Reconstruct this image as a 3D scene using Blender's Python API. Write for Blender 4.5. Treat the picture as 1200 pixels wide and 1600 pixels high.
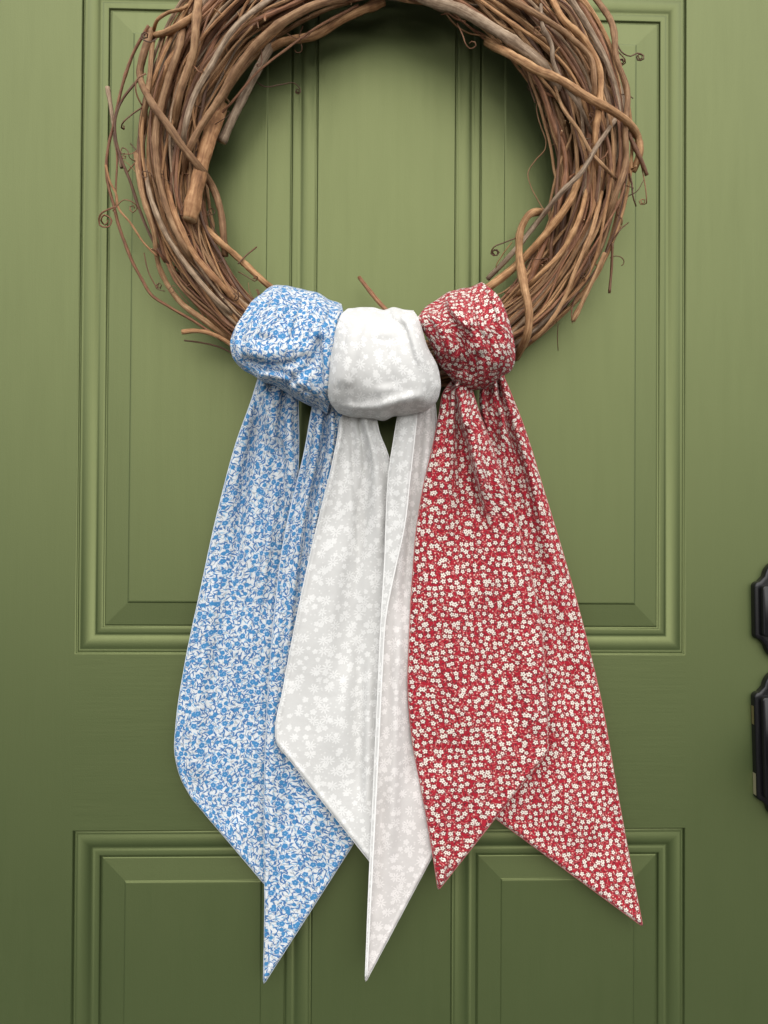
import bpy, bmesh, math, random
import numpy as np
from mathutils import Vector, Matrix

for o in list(bpy.data.objects):
    bpy.data.objects.remove(o, do_unlink=True)
scene = bpy.context.scene
COL = scene.collection
rnd = random.Random(11)
R_ = math.radians

# ------------------------------------------------------------------ camera
F_PX = 1250.0                                   # focal length in photo pixels (1200 wide)
CAM = np.array([-0.01946, -0.66771, 0.11065])
def _rot(rx, ry, rz):
    c, s = math.cos, math.sin
    X = np.array([[1, 0, 0], [0, c(rx), -s(rx)], [0, s(rx), c(rx)]])
    Y = np.array([[c(ry), 0, s(ry)], [0, 1, 0], [-s(ry), 0, c(ry)]])
    Z = np.array([[c(rz), -s(rz), 0], [s(rz), c(rz), 0], [0, 0, 1]])
    return Z @ Y @ X
RM = _rot(0.01244, -0.00651, -0.02883)
cd = bpy.data.cameras.new('camera')
cam = bpy.data.objects.new('camera', cd); COL.objects.link(cam)
cd.sensor_fit = 'HORIZONTAL'; cd.sensor_width = 36.0; cd.lens = 36.0 * F_PX / 1200.0
cd.clip_start = 0.01; cd.clip_end = 500
m = Matrix.Identity(4)
for i in range(3):
    m[i][0] = RM[i, 0]; m[i][1] = RM[i, 2]; m[i][2] = -RM[i, 1]; m[i][3] = CAM[i]
cam.matrix_world = m
scene.camera = cam
scene.render.resolution_x = 768; scene.render.resolution_y = 1024

# ------------------------------------------------------------------ light
SUN_EL, SUN_AZ = 49.0, 2.0                      # soft light from above, in front of the door
w = bpy.data.worlds.new('World'); scene.world = w; w.use_nodes = True
wn = w.node_tree.nodes; wl = w.node_tree.links
bg = wn['Background']
sky = wn.new('ShaderNodeTexSky'); sky.sky_type = 'NISHITA'; sky.sun_disc = False
sky.sun_elevation = R_(SUN_EL); sky.sun_rotation = R_(180 - SUN_AZ)
sky.air_density = 1.0; sky.dust_density = 1.3; sky.ozone_density = 0.6
hsv = wn.new('ShaderNodeHueSaturation'); hsv.inputs['Saturation'].default_value = 0.20
wl.new(sky.outputs[0], hsv.inputs['Color']); wl.new(hsv.outputs[0], bg.inputs['Color'])
bg.inputs['Strength'].default_value = 0.13
sd = bpy.data.lights.new('sun', 'SUN'); sd.energy = 1.15; sd.angle = R_(90); sd.color = (1.0, 0.95, 0.86)
sun = bpy.data.objects.new('sun', sd); COL.objects.link(sun)
dv = Vector((math.sin(R_(SUN_AZ)) * math.cos(R_(SUN_EL)), -math.cos(R_(SUN_AZ)) * math.cos(R_(SUN_EL)), math.sin(R_(SUN_EL))))
sun.rotation_euler = dv.to_track_quat('Z', 'Y').to_euler(); sun.location = dv * 5
vs = scene.view_settings
vs.view_transform = 'Standard'; vs.look = 'None'; vs.gamma = 1; vs.use_curve_mapping = False
vs.exposure = 1.02

# ------------------------------------------------------------------ helpers
def at(u, v, Y):
    """photo pixel -> the world point that lies at depth Y in front of (negative) the door"""
    d = RM @ np.array([(u - 600) / F_PX, 1.0, (800 - v) / F_PX])
    k = (Y - CAM[1]) / d[1]
    return CAM + d * k
def at_grid(U, V, Y):
    a = (U - 600) / F_PX; b = (800 - V) / F_PX
    dx = RM[0, 0] * a + RM[0, 1] + RM[0, 2] * b
    dy = RM[1, 0] * a + RM[1, 1] + RM[1, 2] * b
    dz = RM[2, 0] * a + RM[2, 1] + RM[2, 2] * b
    k = (Y - CAM[1]) / dy
    return np.stack([CAM[0] + dx * k, Y + 0 * k, CAM[2] + dz * k], -1)
def empty(name, loc, label=None, cat=None, group=None):
    o = bpy.data.objects.new(name, None); COL.objects.link(o); o.location = loc
    o.empty_display_size = 0.02
    if label: o['label'] = label; o['category'] = cat
    if group: o['group'] = group
    return o
def link_mesh(name, verts, faces, mat, parent=None, uvs=None, smooth=True, mats=None, midx=None):
    me = bpy.data.meshes.new(name); me.from_pydata([tuple(v) for v in verts], [], faces); me.update()
    for mm in (mats or [mat]): me.materials.append(mm)
    if midx is not None: me.polygons.foreach_set('material_index', midx)
    if smooth: me.polygons.foreach_set('use_smooth', [True] * len(me.polygons))
    if uvs is not None:
        lay = me.uv_layers.new(name='UVMap')
        li = np.empty(len(me.loops), dtype=np.int32); me.loops.foreach_get('vertex_index', li)
        if len(uvs) == len(me.loops): arr = np.asarray(uvs)
        else: arr = np.asarray(uvs)[li]
        lay.data.foreach_set('uv', arr.astype(np.float32).ravel())
    o = bpy.data.objects.new(name, me); COL.objects.link(o)
    if parent is not None:
        o.parent = parent
        root = parent; off = Vector(parent.location)
        while root.parent: root = root.parent; off += Vector(root.location)
        o.location = -off                        # meshes are written in world coordinates
    return o
def catmull(P, n):
    """resample a polyline (k x d) as a smooth curve with n samples, uniform in chord length"""
    P = np.asarray(P, float)
    if len(P) == 2:
        t = np.linspace(0, 1, n)[:, None]; return P[0] * (1 - t) + P[1] * t
    d = np.r_[0, np.cumsum(np.maximum(np.linalg.norm(np.diff(P[:, :2], axis=0), axis=1), 1e-6))]
    tan = np.empty_like(P)
    h = np.diff(d)
    tan[1:-1] = ((P[1:-1] - P[:-2]) / h[:-1, None] * h[1:, None] + (P[2:] - P[1:-1]) / h[1:, None] * h[:-1, None]) / (h[:-1] + h[1:])[:, None]
    tan[0] = (P[1] - P[0]) / h[0]; tan[-1] = (P[-1] - P[-2]) / h[-1]
    q = np.linspace(0, d[-1], n); i = np.clip(np.searchsorted(d, q, 'right') - 1, 0, len(P) - 2)
    t = ((q - d[i]) / h[i])[:, None]; hh = h[i][:, None]
    return ((2*t**3 - 3*t**2 + 1) * P[i] + (t**3 - 2*t**2 + t) * hh * tan[i] + (-2*t**3 + 3*t**2) * P[i+1] + (t**3 - t**2) * hh * tan[i+1])

# ------------------------------------------------------------------ shader helper
class NT:
    def __init__(s, name):
        s.mat = bpy.data.materials.new(name); s.mat.use_nodes = True
        s.nt = s.mat.node_tree; s.bsdf = s.nt.nodes['Principled BSDF']
    def new(s, t): return s.nt.nodes.new(t)
    def set(s, sock, v):
        if isinstance(v, bpy.types.NodeSocket): s.nt.links.new(v, sock)
        elif isinstance(v, (tuple, list)) and len(v) == 3 and sock.type == 'RGBA': sock.default_value = (*v, 1)
        else: sock.default_value = v
    def m(s, op, a, b=0.0, c=None, clamp=False):
        n = s.new('ShaderNodeMath'); n.operation = op; n.use_clamp = clamp
        s.set(n.inputs[0], a); s.set(n.inputs[1], b)
        if c is not None: s.set(n.inputs[2], c)
        return n.outputs[0]
    def vm(s, op, a, b=(0, 0, 0)):
        n = s.new('ShaderNodeVectorMath'); n.operation = op
        s.set(n.inputs[0], a); s.set(n.inputs[1], b); return n.outputs[0]
    def uv(s): return s.new('ShaderNodeTexCoord').outputs['UV']
    def obj(s): return s.new('ShaderNodeTexCoord').outputs['Object']
    def sep(s, v):
        n = s.new('ShaderNodeSeparateXYZ'); s.set(n.inputs[0], v); return n.outputs
    def comb(s, x, y, z=0.0):
        n = s.new('ShaderNodeCombineXYZ'); s.set(n.inputs[0], x); s.set(n.inputs[1], y); s.set(n.inputs[2], z); return n.outputs[0]
    def noise(s, v, scale, detail=3, rough=0.5, dims='3D'):
        n = s.new('ShaderNodeTexNoise'); n.noise_dimensions = dims
        s.set(n.inputs['Vector'], v); s.set(n.inputs['Scale'], scale)
        n.inputs['Detail'].default_value = detail; n.inputs['Roughness'].default_value = rough
        return n.outputs[0]
    def mix(s, f, a, b, blend='MIX'):
        n = s.new('ShaderNodeMix'); n.data_type = 'RGBA'; n.blend_type = blend
        s.set(n.inputs[0], f); s.set(n.inputs[6], a); s.set(n.inputs[7], b); return n.outputs[2]
    def ramp(s, f, stops):
        n = s.new('ShaderNodeValToRGB'); s.set(n.inputs[0], f); e = n.color_ramp.elements
        while len(e) < len(stops): e.new(0.5)
        for k, (p, c) in enumerate(stops): e[k].position = p; e[k].color = (*c, 1)
        return n.outputs[0]
    def bump(s, h, strength, dist, normal=None):
        n = s.new('ShaderNodeBump'); s.set(n.inputs['Height'], h)
        n.inputs['Strength'].default_value = strength; n.inputs['Distance'].default_value = dist
        if normal is not None: s.set(n.inputs['Normal'], normal)
        return n.outputs[0]
    # --- printed motifs: one random motif in each voronoi cell (size in mm)
    def cell(s, co, size, jitter, seed):
        v = s.vm('ADD', s.vm('SCALE', co), (seed * 7.31, seed * 3.77, 0))
        v.node.inputs[0].links[0].from_node.inputs['Scale'].default_value = 1.0 / size
        n = s.new('ShaderNodeTexVoronoi'); n.voronoi_dimensions = '2D'; n.feature = 'F1'
        s.set(n.inputs['Vector'], v); n.inputs['Scale'].default_value = 1.0; n.inputs['Randomness'].default_value = jitter
        loc = s.vm('SUBTRACT', v, n.outputs['Position'])
        x, y, _ = s.sep(loc)
        c = s.new('ShaderNodeSeparateColor'); s.set(c.inputs[0], n.outputs['Color'])
        a = s.m('MULTIPLY', c.outputs[0], 6.2832)
        ca, sa = s.m('COSINE', a), s.m('SINE', a)
        xr = s.m('MULTIPLY', s.m('ADD', s.m('MULTIPLY', x, ca), s.m('MULTIPLY', y, sa)), size)
        yr = s.m('MULTIPLY', s.m('SUBTRACT', s.m('MULTIPLY', y, ca), s.m('MULTIPLY', x, sa)), size)
        return xr, yr, c.outputs[1], c.outputs[2]
    def edge(s, d, soft): return s.m('ADD', s.m('DIVIDE', d, soft), 0.5, clamp=True)
    def flower(s, c, n, R, inner, soft=0.25, vary=0.3, power=0.6):
        x, y, r1, r2 = c
        r = s.m('SQRT', s.m('ADD', s.m('MULTIPLY', x, x), s.m('MULTIPLY', y, y)))
        th = s.m('ARCTAN2', y, x)
        k = s.m('POWER', s.m('ABSOLUTE', s.m('COSINE', s.m('MULTIPLY', th, n / 2))), power)
        sc = s.m('ADD', 1 - vary, s.m('MULTIPLY', r1, vary))
        prof = s.m('MULTIPLY', s.m('MULTIPLY', s.m('ADD', inner, s.m('MULTIPLY', k, 1 - inner)), R), sc)
        return s.edge(s.m('SUBTRACT', prof, r), soft), r
    def leaf(s, c, L, wd, curve, soft=0.2, ox=0.0, oy=0.0):
        x, y, r1, r2 = c
        if ox: x = s.m('SUBTRACT', x, ox)
        if oy: y = s.m('SUBTRACT', y, oy)
        xx = s.m('MULTIPLY', x, x)
        yy = s.m('ABSOLUTE', s.m('SUBTRACT', y, s.m('MULTIPLY', xx, s.m('MULTIPLY', s.m('SUBTRACT', r1, 0.5), curve))))
        return s.edge(s.m('SUBTRACT', s.m('MULTIPLY', s.m('SUBTRACT', 1.0, s.m('DIVIDE', xx, L * L)), wd), yy), soft)
    def few(s, mask, r, p): return s.m('MULTIPLY', mask, s.m('LESS_THAN', r, p))

def simple_mat(name, col, rough, metal=0.0, spec=0.5):
    n = NT(name); b = n.bsdf
    b.inputs['Base Color'].default_value = (*col, 1); b.inputs['Roughness'].default_value = rough
    b.inputs['Metallic'].default_value = metal; b.inputs['Specular IOR Level'].default_value = spec
    return n.mat

def paint_mat(name, horizontal):
    n = NT(name); o = n.obj()
    mp = n.new('ShaderNodeMapping'); n.set(mp.inputs[0], o)
    mp.inputs['Scale'].default_value = (22, 60, 420) if horizontal else (420, 60, 22)
    g = n.noise(mp.outputs[0], 1.0, 4, 0.6)
    mp2 = n.new('ShaderNodeMapping'); n.set(mp2.inputs[0], o)
    mp2.inputs['Scale'].default_value = (12, 20, 130) if horizontal else (130, 20, 12)
    g2 = n.noise(mp2.outputs[0], 1.0, 3, 0.5)
    big = n.noise(o, 9, 3, 0.6)
    spk = n.noise(o, 900, 2, 0.5)
    col = n.mix(big, (0.022, 0.037, 0.0125), (0.028, 0.044, 0.016))
    col = n.mix(n.m('MULTIPLY', n.m('SUBTRACT', g2, 0.5, clamp=True), 0.35), col, (0.017, 0.026, 0.008))
    # a few specks of dirt caught in the paint
    vo = n.new('ShaderNodeTexVoronoi'); n.set(vo.inputs['Vector'], o); vo.inputs['Scale'].default_value = 17
    sp = n.m('MULTIPLY', n.edge(n.m('SUBTRACT', 0.020, vo.outputs['Distance']), 0.012), 0.75)
    col = n.mix(sp, col, (0.03, 0.028, 0.018))
    v2 = n.new('ShaderNodeTexVoronoi'); n.set(v2.inputs['Vector'], n.vm('ADD', o, (3.1, 0.7, 5.2))); v2.inputs['Scale'].default_value = 11
    col = n.mix(n.m('MULTIPLY', n.edge(n.m('SUBTRACT', 0.012, v2.outputs['Distance']), 0.008), 0.7), col, (0.30, 0.31, 0.22))   # tiny chips
    n.set(n.bsdf.inputs['Base Color'], col)
    n.set(n.bsdf.inputs['Roughness'], n.m('ADD', 0.43, n.m('MULTIPLY', g2, 0.08)))
    n.bsdf.inputs['IOR'].default_value = 1.58; n.bsdf.inputs['Specular IOR Level'].default_value = 1.0
    n.bsdf.inputs['Specular Tint'].default_value = (0.93, 1.0, 0.46, 1)
    h = n.m('ADD', n.m('ADD', n.m('MULTIPLY', g, 0.6), n.m('MULTIPLY', g2, 0.6)), n.m('MULTIPLY', spk, 0.45))
    n.set(n.bsdf.inputs['Normal'], n.bump(h, 0.18, 0.0006))
    return n.mat
PAINT_V = paint_mat('green_paint_vertical', False)
PAINT_H = paint_mat('green_paint_horizontal', True)

# ------------------------------------------------------------------ the door
MUL = 0.1143; PW = 0.19749; GAP = 0.14456; TOP = 0.5607
X0, X1 = -MUL / 2 - PW, -MUL / 2
STILE = 0.128; LOW = 0.52; THK = 0.044
door = empty('door', (0, 0, -GAP - LOW - 0.24),
             'olive green raised panel front door behind the wreath', 'door')
def slab(name, xa, xb, za, zb, mat):
    # front face slightly subdivided, with real thickness
    v = [(x, y, z) for y in (0, THK) for z in (za, zb) for x in (xa, xb)]
    f = [(0, 1, 3, 2), (5, 4, 6, 7), (4, 0, 2, 6), (1, 5, 7, 3), (2, 3, 7, 6), (4, 5, 1, 0)]
    return link_mesh(name, v, f, mat, door, smooth=False)
ZB, ZT = -GAP - LOW - 0.24, TOP + 0.10 + 0.22 + 0.13
slab('stile', X0 - STILE, X0, ZB, ZT, PAINT_V)
slab('stile', -X0, -X0 + STILE, ZB, ZT, PAINT_V)
rows = [(-GAP - LOW, -GAP), (0, TOP), (TOP + 0.10, TOP + 0.32)]
zr = [ZB] + [z for r in rows for z in r] + [ZT]
for k in range(0, len(zr), 2): slab('rail', X0, -X0, zr[k], zr[k + 1], PAINT_H)
PROFILE = [(0.0, 0.25), (0.4, 0.45), (0.7, 1.9), (1.1, 2.6), (1.7, 2.6), (2.1, 2.0), (2.5, 1.75), (3.0, 1.85), (3.6, 2.0), (4.4, 1.75), (5.6, 1.3), (7.0, 0.98), (8.4, 0.85),
           (9.8, 0.92), (11.2, 1.2), (12.4, 1.65), (13.4, 2.25), (14.2, 2.85), (14.9, 3.2), (15.8, 3.25), (16.5, 2.95), (17.1, 2.6), (18.2, 2.45), (20.0, 2.4),
           (21.3, 2.45), (21.7, 2.7), (22.0, 3.9), (22.5, 4.5), (23.2, 4.5)]
FIELD = [(23.2, 4.5), (23.6, 3.8), (24.3, 3.55), (30.0, 3.15), (36.0, 2.7), (42.2, 2.25), (42.6, 2.1), (43.0, 1.55), (43.6, 1.35), (44.4, 1.3)]
def ring(prof, xa, xb, za, zb, cap):
    V, Fc = [], []
    for d, dep in prof:
        d *= 1e-3
        V += [(xa + d, dep * 1e-3, za + d), (xb - d, dep * 1e-3, za + d), (xb - d, dep * 1e-3, zb - d), (xa + d, dep * 1e-3, zb - d)]
    for k in range(len(prof) - 1):
        for c in range(4):
            a, b = k * 4 + c, k * 4 + (c + 1) % 4
            Fc.append((a, b, b + 4, a + 4))
    if cap: k = (len(prof) - 1) * 4; Fc.append((k, k + 1, k + 2, k + 3))
    return V, Fc
for za, zb in rows:
    for xa, xb in ((X0, X1), (-X1, -X0)):
        slab_m = None
        V, Fc = ring(FIELD, xa, xb, za, zb, True)
        p = link_mesh('panel', V, Fc, PAINT_V, door, smooth=False)
        V, Fc = ring(PROFILE, xa, xb, za, zb, False)
        mo = link_mesh('moulding', V, Fc, PAINT_V, p, smooth=True)
    slab('mullion', X1, -X1, za, zb, PAINT_V)
# closed back of the door
v = [(X0, THK - 0.002, ZB), (-X0, THK - 0.002, ZB), (-X0, THK - 0.002, ZT), (X0, THK - 0.002, ZT)]
link_mesh('back_skin', v, [(0, 1, 2, 3)], PAINT_V, door, smooth=False)

# the porch floor the door stands on, below the frame
link_mesh('porch_floor', [(-2.5, -3.0, ZB - 0.012), (2.5, -3.0, ZB - 0.012), (2.5, 0.3, ZB - 0.012), (-2.5, 0.3, ZB - 0.012)], [(0, 1, 2, 3)],
          simple_mat('porch_concrete', (0.07, 0.066, 0.06), 0.85))['kind'] = 'structure'

# ------------------------------------------------------------------ lock plates on the door
BLACK = NT('black_enamel'); BLACK.bsdf.inputs['Base Color'].default_value = (0.006, 0.006, 0.007, 1); BLACK.bsdf.inputs['Specular IOR Level'].default_value = 0.35
BLACK.bsdf.inputs['Roughness'].default_value = 0.22; BLACK = BLACK.mat
REFL_GOLD = simple_mat('painted_reflection_gold', (0.42, 0.34, 0.20), 0.38, 0.9)  # this and the next: reflections painted on the handle plate
REFL_PALE = simple_mat('painted_reflection_pale', (0.62, 0.54, 0.42), 0.4, 0.8)
def plate_outline(hw, hh, r, lob_w, lob_h, n=10):
    """rounded rectangle with an arched lobe at top and bottom, counter-clockwise, centred"""
    P = []
    def arc(cx, cz, rad, a0, a1, k=n):
        for i in range(k + 1):
            a = R_(a0 + (a1 - a0) * i / k); P.append((cx + rad * math.cos(a), cz + rad * math.sin(a)))
    arc(hw - r, -hh + r, r, -90, 0); arc(hw - r, hh - r, r, 0, 90)
    if lob_h:
        for i in range(1, 2 * n):
            a = math.pi * i / (2 * n); P.append((lob_w * math.cos(a), hh + lob_h * math.sin(a) ** 0.8))
    arc(-hw + r, hh - r, r, 90, 180); arc(-hw + r, -hh + r, r, 180, 270)
    if lob_h:
        for i in range(1, 2 * n):
            a = math.pi + math.pi * i / (2 * n); P.append((lob_w * math.cos(a), -hh - lob_h * abs(math.sin(a)) ** 0.8))
    return P
def inset(P, d):
    """offset each outline point inwards along its own normal"""
    P = np.array(P); n = len(P); out = []
    for i in range(n):
        t = P[(i + 1) % n] - P[i - 1]; t /= max(np.linalg.norm(t), 1e-9)
        out.append(P[i] + d * np.array([-t[1], t[0]]))
    return out
def stepped(name, P, levels, parent, cx, cz, tilt, mat=None):
    V, Fc = [], []; n = len(P); ct, st = math.cos(tilt), math.sin(tilt)
    for d, y in levels:
        for x, z in (inset(P, d) if d else P):
            V.append((cx + x * ct - z * st, y, cz + x * st + z * ct))
    for k in range(len(levels) - 1):
        for i in range(n):
            a, b = k * n + i, k * n + (i + 1) % n
            Fc.append((a, b, b + n, a + n))
    Fc.append(tuple(range((len(levels) - 1) * n, len(levels) * n)))
    o = link_mesh(name, V, Fc, mat or BLACK, parent, smooth=True)
    md = o.modifiers.new('auto', 'EDGE_SPLIT'); md.split_angle = R_(40)
    return o
def lathe_y(name, cx, cz, prof, parent, mat, n=32):
    V, Fc = [], []
    for r, y in prof:
        for i in range(n):
            a = 2 * math.pi * i / n; V.append((cx + r * math.cos(a), y, cz + r * math.sin(a)))
    for k in range(len(prof) - 1):
        for i in range(n): Fc.append((k*n+i, k*n+(i+1) % n, (k+1)*n+(i+1) % n, (k+1)*n+i))
    Fc.append(tuple(range((len(prof) - 1) * n, len(prof) * n)))
    return link_mesh(name, V, Fc, mat, parent)
px = 0.534e-3
def lock_plate(name, u_left, v_top, v_bot, tilt):
    hw = 0.0315
    c = at(u_left, (v_top + v_bot) / 2, 0.0); cx, cz = c[0] + hw, c[2]
    hh = (v_bot - v_top) / 2 * px
    P = plate_outline(hw, hh, 0.0045, hw - 0.0085, 0.020)
    base = stepped(name, P, [(0, -0.0001), (0, -0.0052), (0.0004, -0.0064), (0.0012, -0.0069), (0.0034, -0.0069)], door, cx, cz, tilt)
    Q = plate_outline(hw - 0.0040, hh - 0.0032, 0.0030, 0, 0)
    stepped('raised_plate', Q, [(0, -0.0068), (0, -0.0115), (0.0004, -0.0122), (0.0010, -0.0125)], base, cx, cz, tilt)
    return base, cx, cz, hw, hh
dead, cx, cz, hw, hh = lock_plate('deadbolt', 1173.5, 906.5, 997.5, R_(0.9))
lathe_y('key_cylinder', cx, cz, [(0.0155, -0.0120), (0.0155, -0.0190), (0.0140, -0.0205), (0.0085, -0.0205), (0.008, -0.0195)], dead, BLACK)
hand, cx2, cz2, hw2, hh2 = lock_plate('handle_plate', 1175.0, 1077.0, 1247.0, R_(1.6))
lathe_y('door_knob', cx2, cz2 - 0.012, [(0.0150, -0.0120), (0.0130, -0.020), (0.0105, -0.030), (0.014, -0.038), (0.024, -0.046), (0.0265, -0.055), (0.024, -0.064), (0.012, -0.069)], hand, BLACK)
lathe_y('key_cylinder', cx2, cz2 + 0.026, [(0.0085, -0.0120), (0.0085, -0.0150), (0.0075, -0.0158)], hand, BLACK)
def side_patch(name, fz0, fz1, y0, y1, mat, skew=0.0):
    # painted reflection on the left flank of the handle plate, a hair proud of it
    st, ct = math.sin(R_(1.6)), math.cos(R_(1.6)); V = []
    for zf, ys in ((fz0, (y0, y1 - skew)), (fz1, (y0, y1))):
        for y in ys:
            x, z = -hw2 - 0.00015, hh2 * zf
            V.append((cx2 + x * ct - z * st, y, cz2 + x * st + z * ct))
    link_mesh(name, V, [(0, 1, 3, 2)], mat, hand, smooth=False)
side_patch('painted_reflection', 0.40, 0.74, -0.0008, -0.0050, REFL_GOLD, -0.0002)
side_patch('painted_reflection', -0.90, -0.50, -0.0004, -0.0054, REFL_PALE)

# ------------------------------------------------------------------ the grapevine wreath
def bark_mat(name, dark, mid, light, rough=0.72):
    n = NT(name); uv = n.uv()
    oi = n.new('ShaderNodeObjectInfo')
    x, y, _ = n.sep(uv)
    sh = n.m('MULTIPLY', oi.outputs['Random'], 37.0)
    co = n.comb(n.m('ADD', n.m('MULTIPLY', x, 6.0), sh), n.m('MULTIPLY', y, 1.6), sh)
    st = n.noise(co, 2.2, 5, 0.62)
    co2 = n.comb(n.m('ADD', n.m('MULTIPLY', x, 2.0), sh), n.m('MULTIPLY', y, 9.0), 3.0)
    bl = n.noise(co2, 1.0, 3, 0.6)
    f = n.m('ADD', n.m('MULTIPLY', st, 0.75), n.m('MULTIPLY', bl, 0.35))
    col = n.ramp(f, [(0.32, dark), (0.52, mid), (0.74, light)])
    tint = n.ramp(oi.outputs['Random'], [(0.0, (0.62, 0.58, 0.56)), (0.35, (1.0, 0.98, 0.96)), (0.7, (1.16, 1.08, 0.98)), (1.0, (0.82, 0.70, 0.62))])
    col = n.mix(1.0, col, tint, 'MULTIPLY')
    n.set(n.bsdf.inputs['Base Color'], col); n.bsdf.inputs['Roughness'].default_value = rough
    n.bsdf.inputs['Specular IOR Level'].default_value = 0.35
    h = n.m('ADD', st, n.m('MULTIPLY', bl, 0.5))
    n.set(n.bsdf.inputs['Normal'], n.bump(h, 0.5, 0.0014))
    return n.mat
TAN = bark_mat('vine_bark_tan', (0.090, 0.043, 0.020), (0.275, 0.150, 0.070), (0.52, 0.335, 0.18))
GREY = bark_mat('vine_bark_grey', (0.075, 0.050, 0.034), (0.215, 0.150, 0.098), (0.46, 0.36, 0.26))
RED = bark_mat('vine_bark_reddish', (0.065, 0.024, 0.012), (0.180, 0.083, 0.042), (0.34, 0.185, 0.10), 0.55)
DARK = bark_mat('tendril_bark', (0.035, 0.017, 0.010), (0.095, 0.045, 0.024), (0.19, 0.10, 0.055), 0.5)
CUT = NT('cut_wood')
_n = CUT.noise(CUT.obj(), 600, 3); CUT.set(CUT.bsdf.inputs['Base Color'], CUT.mix(_n, (0.30, 0.17, 0.075), (0.62, 0.45, 0.25)))
CUT.bsdf.inputs['Roughness'].default_value = 0.8; CUT = CUT.mat

YC0 = -0.034
CIN, RIN, COUT, ROUT, CEN = (592., 275.), 267., (600., 226.), 392., (596., 250.)
def hit(c, r, th):
    dx, dy = math.cos(th), -math.sin(th)
    ox, oy = CEN[0] - c[0], CEN[1] - c[1]
    b = ox * dx + oy * dy; cc = ox * ox + oy * oy - r * r
    return -b + math.sqrt(b * b - cc)
def section(th):
    ri, ro = hit(CIN, RIN, th), hit(COUT, ROUT, th)
    hw = (ro - ri) / 2
    hd = 0.011 + 0.19e-3 * hw
    return (ri + ro) / 2, hw, hd, -(hd + 0.005)
def front_y(u, v, extra=0.0):
    th = math.atan2(-(v - CEN[1]), u - CEN[0]); r = math.hypot(u - CEN[0], v - CEN[1])
    mid, hw, hd, yc = section(th); q = (r - mid) / (hw * 1.05)
    return yc - hd * math.sqrt(max(0.0, 1 - q * q)) - extra
wreath = empty('wreath', tuple(at(596, 620, -0.02)),
               'round brown grapevine wreath hanging on the green door', 'wreath')
def tube(name, P, rad, mat, parent, sides=7, cut=(False, False), spurs=()):
    """swept bark tube through world points P with a radius for each point"""
    P = np.asarray(P); n = len(P)
    T = np.gradient(P, axis=0); T /= np.maximum(np.linalg.norm(T, axis=1), 1e-9)[:, None]
    N = np.cross(T[0], [0.13, 1, 0.21]); N /= np.linalg.norm(N)
    V, uv, Fc, mi = [], [], [], []
    L = np.r_[0, np.cumsum(np.linalg.norm(np.diff(P, axis=0), axis=1))]
    ph = [rnd.uniform(0, 6.28) for _ in range(3)]
    jr = np.random.default_rng(rnd.randrange(10**6)); wob = jr.normal(0, 1, n + 2)
    wob = (wob[:-2] + wob[1:-1] + wob[2:]) / 3 * 0.07; lump = jr.normal(0, 0.03, (n, sides))
    for i in range(n):
        N = N - T[i] * np.dot(N, T[i]); N /= max(np.linalg.norm(N), 1e-9); B = np.cross(T[i], N)
        for k in range(sides + 1):
            a = 2 * math.pi * (k % sides) / sides
            r = rad[i] * (1 + wob[i] + lump[i, k % sides] + 0.07 * math.sin(2 * a + ph[0] + 30 * L[i]) + 0.05 * math.sin(3 * a + ph[1]))
            V.append(P[i] + r * (math.cos(a) * N + math.sin(a) * B)); uv.append((k / sides, L[i] / 0.02 * 0.3))
    s1 = sides + 1
    for i in range(n - 1):
        for k in range(sides):
            a = i * s1 + k; Fc.append((a, a + 1, a + s1 + 1, a + s1)); mi.append(0)
    for e, c in ((0, cut[0]), (n - 1, cut[1])):
        idx = [e * s1 + k for k in range(sides)]
        if e == 0: idx = idx[::-1]
        Fc.append(tuple(idx)); mi.append(1 if c else 0)
    for (i, d, ln, r0) in spurs:                       # short broken spurs at the nodes
        i = min(max(i, 0), n - 1); base = len(V); d = np.asarray(d, float); d /= np.linalg.norm(d)
        n1 = np.cross(d, T[i]); n1 /= max(np.linalg.norm(n1), 1e-9); n2 = np.cross(d, n1)
        for q, rr in ((0, r0 * 1.3), (ln * 0.5, r0), (ln, r0 * 0.75)):
            for k in range(5):
                a = 2 * math.pi * k / 5; V.append(P[i] + d * q + rr * (math.cos(a) * n1 + math.sin(a) * n2)); uv.append((k / 5, q / 0.02))
        for q in range(2):
            for k in range(5):
                Fc.append((base+q*5+k, base+q*5+(k+1) % 5, base+q*5+5+(k+1) % 5, base+q*5+5+k)); mi.append(0)
        Fc.append(tuple(base + 10 + k for k in range(5))); mi.append(1)
    return link_mesh(name, V, Fc, mat, parent, uvs=uv, mats=[mat, CUT], midx=mi)
def node_radii(n, r, length, taper=0.75, bump=0.28):
    """radius along the vine: taper plus swollen nodes"""
    t = np.linspace(0, 1, n); R = r * (1 + (taper - 1) * t)
    s = rnd.uniform(0.0, 0.05); nodes = []
    while s < length:
        nodes.append(s); s += rnd.uniform(0.045, 0.10)
    x = t * length
    for q in nodes:
        R = R + r * bump * rnd.uniform(0.4, 1.2) * np.exp(-((x - q) / (r * 1.3 + 0.001)) ** 2)
    return R, [int(q / length * (n - 1)) for q in nodes]
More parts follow.
